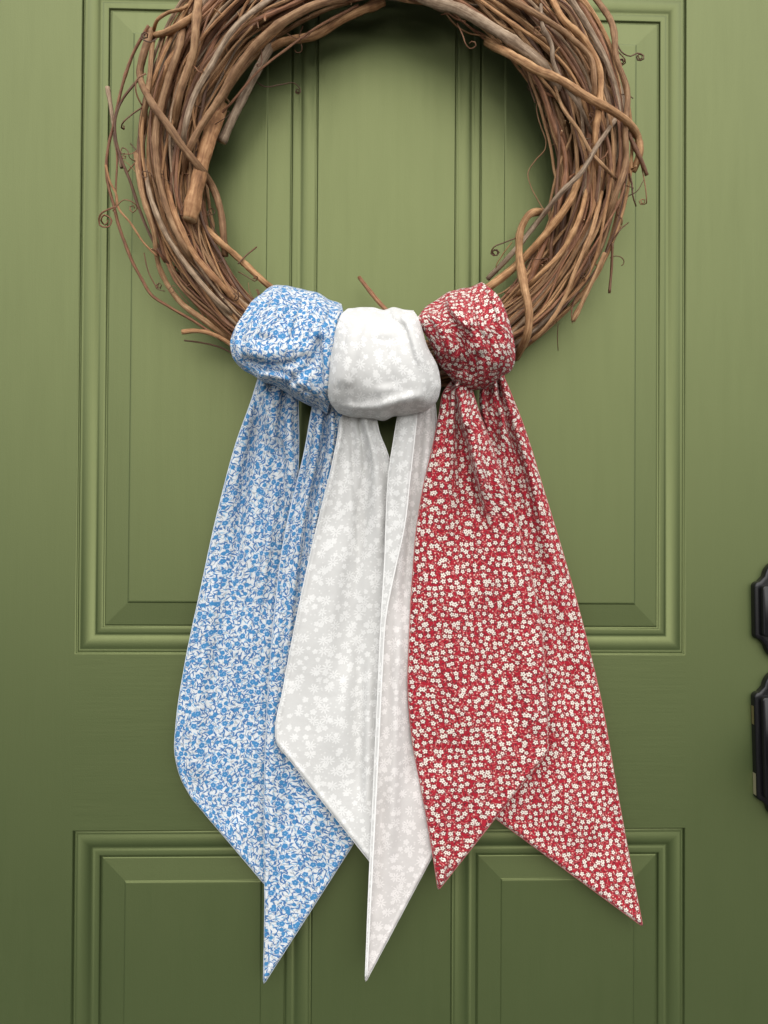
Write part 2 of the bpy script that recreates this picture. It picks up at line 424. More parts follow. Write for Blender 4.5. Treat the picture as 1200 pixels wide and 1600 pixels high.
def wild_vine(r, mat, rho_rng, span, twist, wig):
    th0 = rnd.uniform(0, 2 * math.pi); th1 = th0 + R_(span)
    k = max(5, int(span / 13)); rho = rnd.uniform(*rho_rng); ph = rnd.uniform(0, 2 * math.pi)
    ctl = []
    for i in range(k + 1):
        f = i / k; th = th0 + (th1 - th0) * f
        dive = 0.25 if i in (0, k) else (0.75 if i in (1, k - 1) else 1.0)      # ends are tucked into the bundle
        ctl.append((th, min(1.0, max(0.05, (rho + rnd.gauss(0, wig)) * dive)), ph + R_(twist) * (th - th0) / 6.283 + rnd.gauss(0, wig * 1.1)))
    n = int(span / 360 * 150) + 14
    C = catmull([(a, b, c) for a, b, c in ctl], n)
    tl = np.linspace(0, 1, n); ca = np.array(ctl)                     # real vine is kinked at its nodes
    C = 0.5 * C + 0.5 * np.stack([np.interp(tl, np.linspace(0, 1, k + 1), ca[:, q]) for q in range(3)], -1)
    P = []
    for th, rh, p in C:
        mid, hw, hd, yc = section(th)
        u = CEN[0] + (mid + hw * 0.97 * rh * math.cos(p)) * math.cos(th)
        v = CEN[1] - (mid + hw * 0.97 * rh * math.cos(p)) * math.sin(th)
        P.append(at(u, v, min(yc - hd * rh * math.sin(p), -r - 0.0015)))
    P = np.array(P); ln = float(np.linalg.norm(np.diff(P, axis=0), axis=1).sum())
    R, nd = node_radii(n, r, ln, rnd.uniform(0.6, 0.95), 0.05)
    xx = tl * ln
    for q in range(1, k):
        if rnd.random() < 0.6: R = R + r * rnd.uniform(0.15, 0.5) * np.exp(-((xx - ln * q / k) / (r * 1.1 + 0.0008)) ** 2)
    nd = [int(n * q / k) for q in range(1, k)]
    sp = [(i, (rnd.gauss(0, 1), -abs(rnd.gauss(0.5, 1)), rnd.gauss(0, 1)), rnd.uniform(0.003, 0.007) + r, r * 0.5) for i in nd if rnd.random() < 0.16]
    tube('vine', P, R, mat, wreath, 7 if r > 0.0018 else 5, (True, True), sp)
for i in range(128):
    r = rnd.choice([0.0009, 0.0011, 0.0013, 0.0015, 0.0017, 0.0020, 0.0024])
    wild_vine(r, rnd.choice([TAN, TAN, TAN, GREY, RED]), (0.55, 1.0), rnd.uniform(110, 300), rnd.gauss(0, rnd.choice([90, 140, 280])), 0.09)
for i in range(30):
    wild_vine(rnd.uniform(0.0018, 0.0028), rnd.choice([TAN, GREY, RED, DARK]), (0.1, 0.6), rnd.uniform(150, 330), rnd.gauss(0, 140), 0.10)
for i in range(74):
    wild_vine(rnd.uniform(0.0008, 0.0015), rnd.choice([RED, RED, TAN, DARK]), (0.8, 1.03), rnd.uniform(50, 170), rnd.gauss(0, 260), 0.12)

def hero(name, pts, d_px, mat, extra=0.004, cut=(False, False), taper=1.0, ys=None, sides=10, wig=0.0):
    """a vine traced from the photo; it lies on the front of the bundle unless ys gives its depths"""
    P3 = []
    for k, (u, v) in enumerate(pts):
        y = ys[k] if ys else front_y(u, v, extra)
        if not ys and ((k == 0 and not cut[0]) or (k == len(pts) - 1 and not cut[1])): y = min(y + 0.016, -0.004)   # tucked in
        P3.append((u, v, y * 1000))
    ln_px = sum(math.dist(pts[k], pts[k + 1]) for k in range(len(pts) - 1))
    n = max(10, int(ln_px / 5))
    C = catmull(P3, n)
    P = np.array([at(u, v, y / 1000) for u, v, y in C])
    ln = float(np.linalg.norm(np.diff(P, axis=0), axis=1).sum())
    r = d_px * 0.86 / 2 * 0.503e-3
    R, nd = node_radii(n, r, ln, taper, 0.20 if r > 0.001 else 0.08)
    if wig: P = P + np.array([[rnd.gauss(0, wig), 0, rnd.gauss(0, wig)] for _ in range(n)])
    return tube(name, P, R, mat, wreath, sides, cut)
hero('vine', [(237, 48), (226, 80), (219, 120), (235, 157), (262, 195), (290, 235), (312, 262), (331, 290), (345, 330), (350, 378), (352, 400)], 13, TAN, 0.008)
hero('vine', [(239, 52), (246, 31), (262, 20), (284, 14), (300, 4)], 6, TAN, 0.006)
hero('vine', [(238, 56), (262, 50), (285, 37), (310, 20)], 12, TAN, 0.004)
hero('vine', [(240, 58), (236, 90), (234, 118), (228, 160), (224, 210)], 9, TAN, 0.003)
hero('vine', [(312, -20), (306, 40), (301, 85), (292, 112), (280, 150), (272, 200)], 14, TAN, 0.006)
hero('vine', [(290, 20), (281, 70), (263, 125), (251, 168), (243, 222), (246, 262), (251, 292), (266, 340), (288, 385), (316, 425)], 12, TAN, 0.005)
hero('vine', [(570, -12), (480, 13), (413, 57), (373, 103), (341, 157), (309, 205), (297, 228), (285, 270)], 14, TAN, 0.006)
hero('vine', [(440, -14), (367, 43), (327, 107), (303, 150), (289, 200), (285, 250)], 10, GREY, 0.005)
hero('vine', [(600, 2), (540, 27), (493, 55), (440, 66), (400, 90)], 15, TAN, 0.0)
hero('twig_stub', [(430, 60), (410, 95), (386, 140), (366, 180), (346, 222)], 17, GREY, 0.001, (False, True))
hero('vine', [(560, 8), (500, 40), (450, 75), (400, 115), (362, 160), (337, 186)], 4.5, RED, 0.009)
hero('twig_stub', [(345, 165), (324, 225), (309, 285), (296, 344)], 25, TAN, 0.004, (False, True), sides=14)
hero('vine', [(760, 66), (800, 87), (840, 110), (870, 122), (920, 153), (957, 173), (980, 190), (996, 213), (999, 242), (988, 268)], 14, TAN, 0.009)
hero('vine', [(640, -14), (680, 3), (713, 13), (763, 40), (813, 73), (847, 101), (870, 140)], 19, GREY, 0.001, sides=12)
hero('vine', [(925, -10), (956, 37), (963, 90), (980, 143), (977, 200), (977, 258), (962, 303), (940, 360)], 11, TAN, 0.004)
hero('vine', [(785, -8), (840, 23), (893, 60), (923, 92), (929, 133), (925, 180)], 11, TAN, 0.005)
hero('vine', [(858, -10), (880, 30), (913, 63), (937, 110), (937, 160), (930, 220), (938, 280)], 11, TAN, 0.004)
hero('vine', [(845, 2), (848, 40), (862, 70), (864, 95), (880, 130), (905, 165), (925, 210)], 7, GREY, 0.006)
hero('vine', [(866, 135), (880, 170), (905, 205), (925, 240), (948, 265), (962, 280)], 6, TAN, 0.007)
hero('vine', [(848, 331), (832, 332), (815, 355), (811, 390), (819, 447), (827, 493), (823, 525), (806, 560)], 14, TAN, 0.010)
hero('vine', [(962, 187), (935, 225), (908, 270), (878, 300), (840, 347), (797, 400), (762, 436)], 9, GREY, 0.006)
hero('vine', [(912, 262), (888, 318), (853, 365), (803, 418), (762, 450), (730, 472)], 14, TAN, 0.002)
hero('vine', [(918, 290), (905, 340), (880, 390), (840, 432), (810, 460)], 9, TAN, 0.005)
hero('vine', [(940, 300), (925, 360), (900, 420), (880, 470), (850, 515), (815, 545)], 8, TAN, 0.005)
hero('vine', [(213, 240), (222, 300), (240, 360), (250, 420), (280, 470), (325, 505), (368, 540)], 10, TAN, 0.004)
hero('vine', [(255, 270), (275, 340), (305, 400), (350, 450), (385, 490)], 10, TAN, 0.005)
hero('vine', [(305, 345), (340, 375), (380, 410), (412, 440), (440, 462)], 12, TAN, 0.000)
hero('vine', [(225, 250), (236, 310), (262, 370), (300, 425), (345, 475), (375, 500)], 9, GREY, 0.004)
# strays outside the bundle
hero('twig_stub', [(168, 136), (173, 165), (177, 195), (181, 225), (190, 262)], 8, GREY, ys=[-.022, -.022, -.022, -.023, -.026], cut=(True, False), taper=0.8)
hero('vine', [(232, 40), (208, 84), (195, 120), (184, 163), (178, 193), (170, 225), (166, 260), (170, 292), (178, 322), (184, 347), (196, 382), (206, 407), (222, 437), (236, 460), (262, 478), (300, 500), (348, 532)], 5.5, RED, ys=[-.03, -.026, -.025, -.025, -.026, -.026, -.026, -.026, -.026, -.027, -.028, -.028, -.028, -.028, -.03, -.032, -.034])
hero('vine', [(222, 118), (207, 135), (190, 158), (181, 182), (181, 218), (190, 250), (204, 285), (216, 322), (230, 357), (250, 395), (280, 430)], 5, DARK, 0.002)
hero('vine', [(180, 205), (183, 250), (181, 300), (182, 322)], 3.5, RED, ys=[-.026, -.027, -.028, -.028])
hero('vine', [(165, 258), (172, 285), (182, 305), (184, 322), (205, 350), (225, 380), (245, 400)], 4, TAN, ys=[-.028, -.029, -.030, -.032, -.036, -.04, -.042])
hero('vine', [(957, 380), (955, 425), (952, 458)], 5, DARK, ys=[-.036, -.03, -.028], cut=(False, True))
hero('twig_stub', [(945, 395), (930, 430), (911, 470), (895, 502)], 7.5, TAN, ys=[-.05, -.047, -.042, -.038], cut=(False, True), taper=1.2)
hero('twig_stub', [(284, 519), (300, 517), (318, 518), (345, 528), (370, 545)], 8, TAN, ys=[-.034, -.034, -.034, -.036, -.036], cut=(True, False))
hero('vine', [(288, 532), (318, 536), (345, 543), (370, 556)], 3, DARK, ys=[-.026, -.027, -.028, -.03])
hero('twig_stub', [(561, 433), (574, 450), (590, 470), (608, 490), (620, 510)], 7, RED, ys=[-.020, -.026, -.034, -.042, -.046], cut=(True, False), taper=1.2)
hero('twig_stub', [(980, 205), (988, 222), (1000, 247), (1011, 274)], 8, RED, ys=[-.045, -.042, -.039, -.035], cut=(False, True))
hero('vine', [(690, 602), (720, 596), (760, 590)], 6, TAN, ys=[-.02, -.018, -.018])
def tendril(pts, d=2.0, y=-0.03, y1=None, mat=None, curl=None):
    pts = list(pts)
    if curl:                                            # (radius px, turns, direction)
        (u0, v0), (u1, v1) = pts[-2], pts[-1]; a = math.atan2(v1 - v0, u1 - u0); r, turns, sg = curl
        cx_, cy_ = u1 - sg * r * math.sin(a), v1 + sg * r * math.cos(a)
        a0 = math.atan2(v1 - cy_, u1 - cx_); k = int(turns * 10)
        for i in range(1, k + 1):
            f = i / k; rr = r * (1 - 0.55 * f) * rnd.uniform(0.78, 1.2); b = a0 + sg * 2 * math.pi * turns * f
            pts.append((cx_ + rr * math.cos(b), cy_ + rr * math.sin(b)))
    y1 = y if y1 is None else y1
    n = len(pts); ys = [y + (y1 - y) * k / (n - 1) - 0.0015 * math.sin(k * 1.1) for k in range(n)]
    return hero('tendril', pts, d, mat or DARK, ys=ys, sides=5)
tendril([(184, 322), (170, 327), (158, 334)], 3.2, -.032, -.024, RED, (12, 1.7, -1))
tendril([(176, 330), (195, 312), (210, 318)], 2.2, -.032, -.030, RED, (8, 1.2, 1))
tendril([(963, 66), (972, 82), (985, 88), (997, 83)], 2.6, -.035, -.025, DARK, (7, 1.9, 1))
tendril([(965, 80), (976, 92)], 2.6, -.035, -.028, DARK, (6, 2.2, 1))
tendril([(852, 332), (840, 312), (829, 290), (825, 270), (837, 250), (852, 232), (853, 222), (846, 200), (840, 180), (839, 162)], 2.4, -.036, -.026, TAN, (4, 1.3, 1))
tendril([(806, 372), (788, 379), (770, 388)], 2.4, -.036, -.028, DARK, (7, 2.4, -1))
tendril([(1000, 250), (1008, 290), (1010, 315)], 2.0, -.034, -.02, RED, (6, 1.6, 1))
tendril([(396, 124), (412, 135), (440, 132), (460, 130), (469, 139)], 2.2, -.025, -.015, DARK, (5, 1.6, 1))
tendril([(690, 12), (714, 41), (733, 52), (760, 58), (779, 72), (787, 86)], 2.6, -.04, -.03, TAN)
tendril([(372, 412), (386, 398), (401, 386)], 3.2, -.03, -.02, RED)
tendril([(860, 140), (845, 125), (832, 121), (822, 118)], 2.0, -.034, -.024, DARK, (4, 1.5, 1))
tendril([(870, 150), (848, 142), (835, 132)], 2.0, -.034, -.024, DARK, (7, 1.1, -1))
tendril([(800, 378), (784, 400), (775, 418), (777, 427)], 2.2, -.03, -.02, TAN)
tendril([(228, 115), (214, 124), (212, 140), (216, 154), (222, 165)], 3.0, -.05, -.045, RED)
tendril([(222, 168), (205, 180), (190, 196)], 3.0, -.045, -.03, DARK, (4, 0.8, -1))
tendril([(245, 60), (235, 66), (224, 62)], 2.6, -.05, -.04, DARK, (7, 1.5, 1))
tendril([(872, 505), (871, 530), (872, 548)], 1.6, -.03, -.02, DARK)
tendril([(258, 455), (247, 452)], 2.0, -.04, -.03, DARK, (5, 1.4, 1))
tendril([(920, 400), (922, 420), (915, 432)], 2.2, -.05, -.035, DARK, (5, 1.7, 1))
tendril([(225, 395), (232, 425), (246, 452)], 2.4, -.03, -.028, RED)
for i in range(34):                                     # wisps and broken twigs standing off the bundle
    th = rnd.uniform(-1.15, 4.3); sgn = rnd.choice([1, 1, 1, -1]); mid, hw, hd, yc = section(th)
    r0 = mid + sgn * hw * rnd.uniform(0.8, 0.95); u = CEN[0] + r0 * math.cos(th); v = CEN[1] - r0 * math.sin(th)
    if v > 500 or v < -40: continue
    tx, ty = -math.sin(th), -math.cos(th); ox, oy = math.cos(th) * sgn, -math.sin(th) * sgn
    d = rnd.choice([-1, 1]); a, b = rnd.uniform(0.8, 1.1) * d, rnd.uniform(0.12, 0.5); ln = rnd.uniform(22, 60)
    y0 = yc - rnd.uniform(-0.004, 0.012); pts = [(u, v)]
    for q in (0.35, 0.7, 1.0):
        pts.append((u + ln * q * (a * tx + b * q * ox) + rnd.gauss(0, 1.5), v + ln * q * (a * ty + b * q * oy) + rnd.gauss(0, 1.5)))
    hero('twig_stub', pts, rnd.uniform(1.8, 4.5), rnd.choice([RED, TAN, DARK]), ys=[y0 + 0.004, y0, y0 - 0.002, y0 - rnd.uniform(-0.006, 0.006)], cut=(False, True), taper=0.6, sides=6)
for i in range(40):                                     # small curls caught in the bundle
    th = rnd.uniform(-1.2, 4.35); mid, hw, hd, yc = section(th); q = rnd.choice([rnd.uniform(-1, 1), rnd.choice([-1, 1]) * rnd.uniform(0.9, 1.06)])
    u = CEN[0] + (mid + hw * q) * math.cos(th); v = CEN[1] - (mid + hw * q) * math.sin(th)
    if v > 520 or v < -60: continue
    a = rnd.uniform(0, 6.28); ln = rnd.uniform(8, 20)
    b = a + rnd.uniform(-.9, .9)
    y0 = front_y(u, v, 0.003)
    tendril([(u, v), (u + ln * math.cos(a), v + ln * math.sin(a)), (u + ln * (math.cos(a) + math.cos(b)), v + ln * (math.sin(a) + math.sin(b)))],
            rnd.uniform(1.3, 2.3), y0, y0 - rnd.uniform(0.0, 0.012), rnd.choice([DARK, DARK, RED]), (rnd.uniform(3, 9), rnd.uniform(0.3, 1.3), rnd.choice([-1, 1])))

# ------------------------------------------------------------------ printed cottons
def finish_cloth(n, col, co, rough=0.85, transl=0.12):
    b = n.bsdf
    n.set(b.inputs['Base Color'], col); b.inputs['Roughness'].default_value = rough
    b.inputs['Specular IOR Level'].default_value = 0.25
    b.inputs['Sheen Weight'].default_value = 0.10; b.inputs['Sheen Roughness'].default_value = 0.5
    wr = n.noise(co, 0.035, 3, 0.55); wv = n.noise(co, 2.0, 2, 0.6)
    nm = n.bump(wr, 0.35, 0.004); nm = n.bump(wv, 0.12, 0.0003, nm)
    n.set(b.inputs['Normal'], nm)
    tr = n.new('ShaderNodeBsdfTranslucent'); n.set(tr.inputs['Color'], col)
    mx = n.new('ShaderNodeMixShader'); mx.inputs[0].default_value = transl
    out = n.nt.nodes['Material Output']
    n.nt.links.new(b.outputs[0], mx.inputs[1]); n.nt.links.new(tr.outputs[0], mx.inputs[2]); n.nt.links.new(mx.outputs[0], out.inputs['Surface'])
    return n.mat
def mm(n, f=1.0):
    v = n.vm('SCALE', n.uv()); v.node.inputs['Scale'].default_value = 1000.0 * f
    return v
def wobble(n, co, amp, scale):
    nz = n.new('ShaderNodeTexNoise'); n.set(nz.inputs['Vector'], co); nz.inputs['Scale'].default_value = scale; nz.inputs['Detail'].default_value = 1
    d = n.vm('SCALE', n.vm('SUBTRACT', nz.outputs['Color'], (0.5, 0.5, 0.5))); d.node.inputs['Scale'].default_value = amp
    return n.vm('ADD', co, d)

def red_cloth():
    n = NT('red_floral_cotton'); co = mm(n, 1.12); cw = wobble(n, co, 1.0, 0.35)
    col = n.mix(n.noise(co, 0.25, 2), (0.34, 0.009, 0.022), (0.40, 0.013, 0.029))
    for sd, L, cv in ((1, 3.4, 0.7), (2, 3.0, 0.9)):          # pale stems
        c = n.cell(cw, 5.2, 0.9, sd); col = n.mix(n.m('MULTIPLY', n.leaf(c, L, 0.20, cv, 0.2), 0.85), col, (0.66, 0.30, 0.27))
    c = n.cell(co, 3.6, 0.9, 5); col = n.mix(n.m('MULTIPLY', n.leaf(c, 1.5, 0.48, 0.5, 0.25), 0.9), col, (0.085, 0.020, 0.024))   # dark leaves
    c = n.cell(cw, 3.3, 0.85, 3); fm, r = n.flower(c, 3, 0.80, 0.7, 0.25); col = n.mix(n.few(fm, c[3], 0.65), col, (0.70, 0.44, 0.39))   # buds
    c = n.cell(co, 6.3, 0.74, 4)
    fm, r = n.flower(c, 5, 3.0, 0.50, 0.3, 0.25); hm = n.edge(n.m('SUBTRACT', 2.75, r), 0.6)
    col = n.mix(n.m('MULTIPLY', hm, 0.55), col, (0.11, 0.014, 0.022))
    fm, r = n.flower(c, 5, 2.35, 0.34, 0.3, 0.25)
    col = n.mix(fm, col, (0.78, 0.71, 0.63))
    col = n.mix(n.edge(n.m('SUBTRACT', 0.46, r), 0.25), col, (0.10, 0.07, 0.045))
    return finish_cloth(n, col, co)
def blue_cloth():
    n = NT('blue_floral_cotton'); co = mm(n, 1.22); cw = wobble(n, co, 1.6, 0.22)
    col = n.mix(n.noise(co, 0.3, 2), (0.615, 0.640, 0.655), (0.66, 0.68, 0.69))
    INK, MID, GRY, STM = (0.050, 0.155, 0.36), (0.052, 0.215, 0.44), (0.42, 0.45, 0.48), (0.085, 0.16, 0.27)
    c = n.cell(cw, 6.2, 0.95, 1); col = n.mix(n.leaf(c, 2.4, 0.85, 0.4), col, GRY)                     # grey leaves
    c = n.cell(cw, 5.4, 0.95, 21); col = n.mix(n.leaf(c, 2.6, 0.7, 0.4), col, (0.24, 0.42, 0.60))      # pale blue leaves
    for sd, cs, L, cv in ((2, 7.4, 5.6, 0.30), (3, 8.4, 6.2, 0.26)):                                   # stems
        c = n.cell(cw, cs, 0.95, sd); col = n.mix(n.leaf(c, L, 0.21, cv, 0.2), col, STM)
    for sd, cs, L, wd in ((4, 5.2, 2.9, 0.60), (5, 5.8, 3.2, 0.66), (6, 7.4, 2.4, 0.80)):              # leaves
        c = n.cell(cw, cs, 0.92, sd); col = n.mix(n.few(n.leaf(c, L, wd, 0.45), c[3], 0.84), col, INK)
    c = n.cell(co, 13.5, 0.85, 7)                                                                       # tulips: a cup of three leaves
    t = n.m('MAXIMUM', n.leaf(c, 2.4, 0.95, 0.0), n.m('MAXIMUM', n.leaf(c, 2.1, 0.75, 0.0, ox=0.4, oy=1.0), n.leaf(c, 2.1, 0.75, 0.0, ox=0.4, oy=-1.0)))
    col = n.mix(t, col, MID)
    c = n.cell(co, 15.0, 0.85, 8)                                                                       # open five-petalled flowers
    fm, r = n.flower(c, 5, 3.5, 0.6, 0.25, 0.15); col = n.mix(n.m('MULTIPLY', fm, 0.8), col, (0.62, 0.65, 0.71))
    fm, r = n.flower(c, 5, 3.0, 0.68, 0.25, 0.15); col = n.mix(fm, col, MID)
    col = n.mix(n.m('MULTIPLY', n.edge(n.m('SUBTRACT', 0.5, r), 0.2), 0.8), col, (0.36, 0.50, 0.68))
    c = n.cell(co, 16.0, 0.85, 17); fm, r = n.flower(c, 3, 2.3, 0.8, 0.25, 0.2); col = n.mix(fm, col, MID)   # round buds
    return finish_cloth(n, col, co)
def white_cloth(name='white_floral_cotton', transl=0.14, tint=(1, 1, 1)):
    n = NT(name); co = mm(n, 1.15); cw = wobble(n, co, 0.6, 0.3)
    col = n.mix(n.noise(co, 0.2, 3), (0.605, 0.600, 0.582), (0.630, 0.625, 0.607))
    WH = (0.765, 0.760, 0.742)
    c = n.cell(cw, 4.6, 0.9, 1); fm, r = n.flower(c, 4, 0.95, 0.7, 0.5); col = n.mix(n.m('MULTIPLY', n.few(fm, c[3], 0.55), 0.7), col, WH)
    c = n.cell(cw, 8.6, 0.9, 2); fm, r = n.flower(c, 5, 3.1, 0.52, 0.4, 0.4); col = n.mix(n.m('MULTIPLY', n.few(fm, c[3], 0.8), 0.95), col, WH)
    col = n.mix(n.m('MULTIPLY', n.edge(n.m('SUBTRACT', 0.45, r), 0.3), 0.5), col, (0.66, 0.655, 0.64))
    c = n.cell(co, 12.0, 0.85, 3); fm, r = n.flower(c, 8, 4.9, 0.05, 0.35, 0.2, 1.3)
    fm = n.m('MULTIPLY', fm, n.edge(n.m('SUBTRACT', r, 0.8), 0.4)); col = n.mix(n.few(fm, c[3], 0.85), col, WH)
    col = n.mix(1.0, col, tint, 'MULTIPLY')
    return finish_cloth(n, col, co, transl=transl)
CLOTH_R, CLOTH_B, CLOTH_W = red_cloth(), blue_cloth(), white_cloth()
CLOTH_W1 = white_cloth('white_floral_cotton_red_spill', 0.12, (0.985, 0.945, 0.94))  # pink spill from the red scarf put into the cloth colour

HEM = {CLOTH_R.name: simple_mat('red_hem', (0.50, 0.16, 0.15), 0.85, 0, 0.2), CLOTH_B.name: simple_mat('blue_hem', (0.50, 0.57, 0.66), 0.85, 0, 0.2),
       CLOTH_W.name: simple_mat('white_hem', (0.76, 0.755, 0.735), 0.85, 0, 0.2), CLOTH_W1.name: simple_mat('white_tail_hem', (0.76, 0.75, 0.73), 0.85, 0, 0.2)}

# ------------------------------------------------------------------ scarves
def poly_field(U, V, pts):
    """distance to, side of and position along a polyline in photo pixels"""
    P = catmull(np.array(pts, float), max(8, 5 * len(pts)))
    best = np.full(U.shape, 1e9); sign = np.zeros(U.shape); tt = np.zeros(U.shape)
    n = len(P) - 1
    for i in range(n):
        a, b = P[i], P[i + 1]; d = b - a; L2 = max(d @ d, 1e-9)
        t = ((U - a[0]) * d[0] + (V - a[1]) * d[1]) / L2
        tc = np.clip(t, 0, 1); dx, dy = U - a[0] - tc * d[0], V - a[1] - tc * d[1]
        ds = np.hypot(dx, dy); mk = ds < best
        best = np.where(mk, ds, best); sign = np.where(mk, np.sign(d[0] * dy - d[1] * dx), sign); tt = np.where(mk, (i + tc) / n, tt)
    return best, sign, tt
def creases(U, V, cr):
    D = np.zeros(U.shape)
    for c in cr:
        kind, pts, wd, amp = c[:4]; a0, a1 = (c[4] if len(c) > 4 else (0.15, 0.15))   # fade-in / fade-out lengths
        d, s, t = poly_field(U, V, pts)
        f = np.ones_like(t)
        if a0: f = f * np.clip(t / a0, 0, 1) ** 1.0
        if a1: f = f * np.clip((1 - t) / a1, 0, 1) ** 1.0
        f = f * f * (3 - 2 * f)
        if kind == 'r': D += amp * f * np.exp(-(d / wd) ** 2)
        elif kind == 's':                                                # ledge: raised on the left of the line, easing back out
            g = -s * d / wd
            D += amp * f * 0.5 * (np.tanh(g) + 1) * np.exp(-(np.maximum(g, 0) / 7.0) ** 2)
    return D
NZ = np.random.default_rng(4)
def smooth_noise(U, V, sx, sy, seed):
    """value noise on photo-pixel lattice, for the small waviness of hand-hung cloth"""
    g = np.random.default_rng(seed).normal(size=(80, 80))
    x, y = (U + 200) / sx % 78, (V + 200) / sy % 78
    i, j = x.astype(int), y.astype(int); fx, fy = x - i, y - j
    fx = fx * fx * (3 - 2 * fx); fy = fy * fy * (3 - 2 * fy)
    return (g[i, j] * (1 - fx) + g[i + 1, j] * fx) * (1 - fy) + (g[i, j + 1] * (1 - fx) + g[i + 1, j + 1] * fx) * fy
def cloth_obj(name, P, mat, parent, vflip=0.0, thick=0.0009):
    n, k, _ = P.shape
    dP = np.diff(P, axis=1)
    du = np.linalg.norm(dP[:, :, :2] if name == 'tail' else dP, axis=2); cu = np.concatenate([np.zeros((n, 1)), np.cumsum(du, 1)], 1)
    cu = cu - cu[:, [k // 2]]
    dvv = np.linalg.norm(np.diff(P, axis=0), axis=2).mean(1); cv = np.r_[0, np.cumsum(dvv)]
    # sheared rows: follow the height of each point so that the print is not skewed
    uv = np.stack([cu + vflip, np.repeat(cv[:, None], k, 1) * 0 - P[:, :, 2] if name == 'tail' else np.repeat(cv[:, None], k, 1)], -1).reshape(-1, 2)
    idx = np.arange(n * k).reshape(n, k)
    F = np.stack([idx[:-1, :-1], idx[1:, :-1], idx[1:, 1:], idx[:-1, 1:]], -1).reshape(-1, 4)
    o = link_mesh(name, P.reshape(-1, 3), F.tolist(), mat, parent, uvs=uv)
    if name == 'tail':                                   # the sewn, rolled edge along both sides and the cut end
        ring_ = np.concatenate([P[6::2, 0], P[-1, 1:-1:2], P[6::2, -1][::-1]])
        hm = tube('hem', ring_, np.full(len(ring_), 0.00062), HEM[mat.name], o, 6)
        hm.data.materials[1] = HEM[mat.name]
    md = o.modifiers.new('cloth_thickness', 'SOLIDIFY'); md.thickness = thick; md.offset = 0.0
    return o
def hem(s, U, V, wpx, amp, t=None):
    """rolled, slightly proud sewn edge along both long sides (and the cut end)"""
    d = np.minimum(s, 1 - s) * wpx
    e = -amp * 1.3 * np.exp(-(d / 2.0) ** 2) + amp * 0.6 * np.exp(-((d - 5.0) / 3.0) ** 2)
    return e * np.clip((wpx - 8) / 40, 0, 1)
def tail(parent, Lp, Rp, mat, cr=(), n=230, k=96, belly=0.0, seed=1, rough=0.0009, vflip=0.0, pleat=5.0):
    """hanging cloth between two traced edges; each edge point is (u, v, depth in mm in front of the door)"""
    A, B = catmull(np.array(Lp, float), n), catmull(np.array(Rp, float), n)
    s = (0.5 - 0.5 * np.cos(np.linspace(0, math.pi, k))) * 0.5 + np.linspace(0, 1, k) * 0.5
    U = A[:, [0]] * (1 - s) + B[:, [0]] * s; V = A[:, [1]] * (1 - s) + B[:, [1]] * s
    Y = A[:, [2]] * (1 - s) + B[:, [2]] * s
    Y = Y + belly * np.sin(math.pi * s)[None, :] * np.linspace(1, 0.6, n)[:, None]
    wpx = np.hypot(B[:, 0] - A[:, 0], B[:, 1] - A[:, 1])[:, None]
    Y = Y + hem(s[None, :], U, V, wpx, 1.3)
    db = (1 - np.linspace(0, 1, n))[:, None] * np.abs(np.gradient(V, axis=0)) * (n - 1)          # sewn cut end
    Y = Y - 1.3 * np.exp(-(db / 2.5) ** 2) + 0.7 * np.exp(-((db - 7.0) / 3.5) ** 2)
    D = creases(U, V, cr) * 1.25
    # gathered pleats: the narrower the cloth is drawn together, the deeper they are
    draw = np.clip(1 - wpx / wpx.max(), 0, 1)
    rg = np.random.default_rng(seed + 900); q = rg.uniform(0, 6.28, 4)
    sp = s[None, :] + 0.035 * np.sin(np.linspace(0, 5, n) + q[3])[:, None]
    pl = np.sin(2 * math.pi * 2.6 * sp + q[0]) * 0.75 + np.sin(2 * math.pi * 4.3 * sp + q[1]) * 0.25 + np.sin(2 * math.pi * 6.9 * sp + q[2]) * 0.06
    pl = np.sign(pl) * np.abs(pl) ** 0.85
    Y = Y + pleat * pl * (draw ** 1.3 + 0.10) * np.sin(math.pi * np.clip(s[None, :] * 1.02, 0, 1)) ** 0.5
    wz = smooth_noise(U, V, 34, 150, seed) * 0.9 + smooth_noise(U, V, 60, 60, seed + 50) * 0.5
    Y = np.maximum(Y + D + wz * rough * 1000, 3.0)
    return cloth_obj('tail', at_grid(U, V, -Y / 1000), mat, parent, vflip)
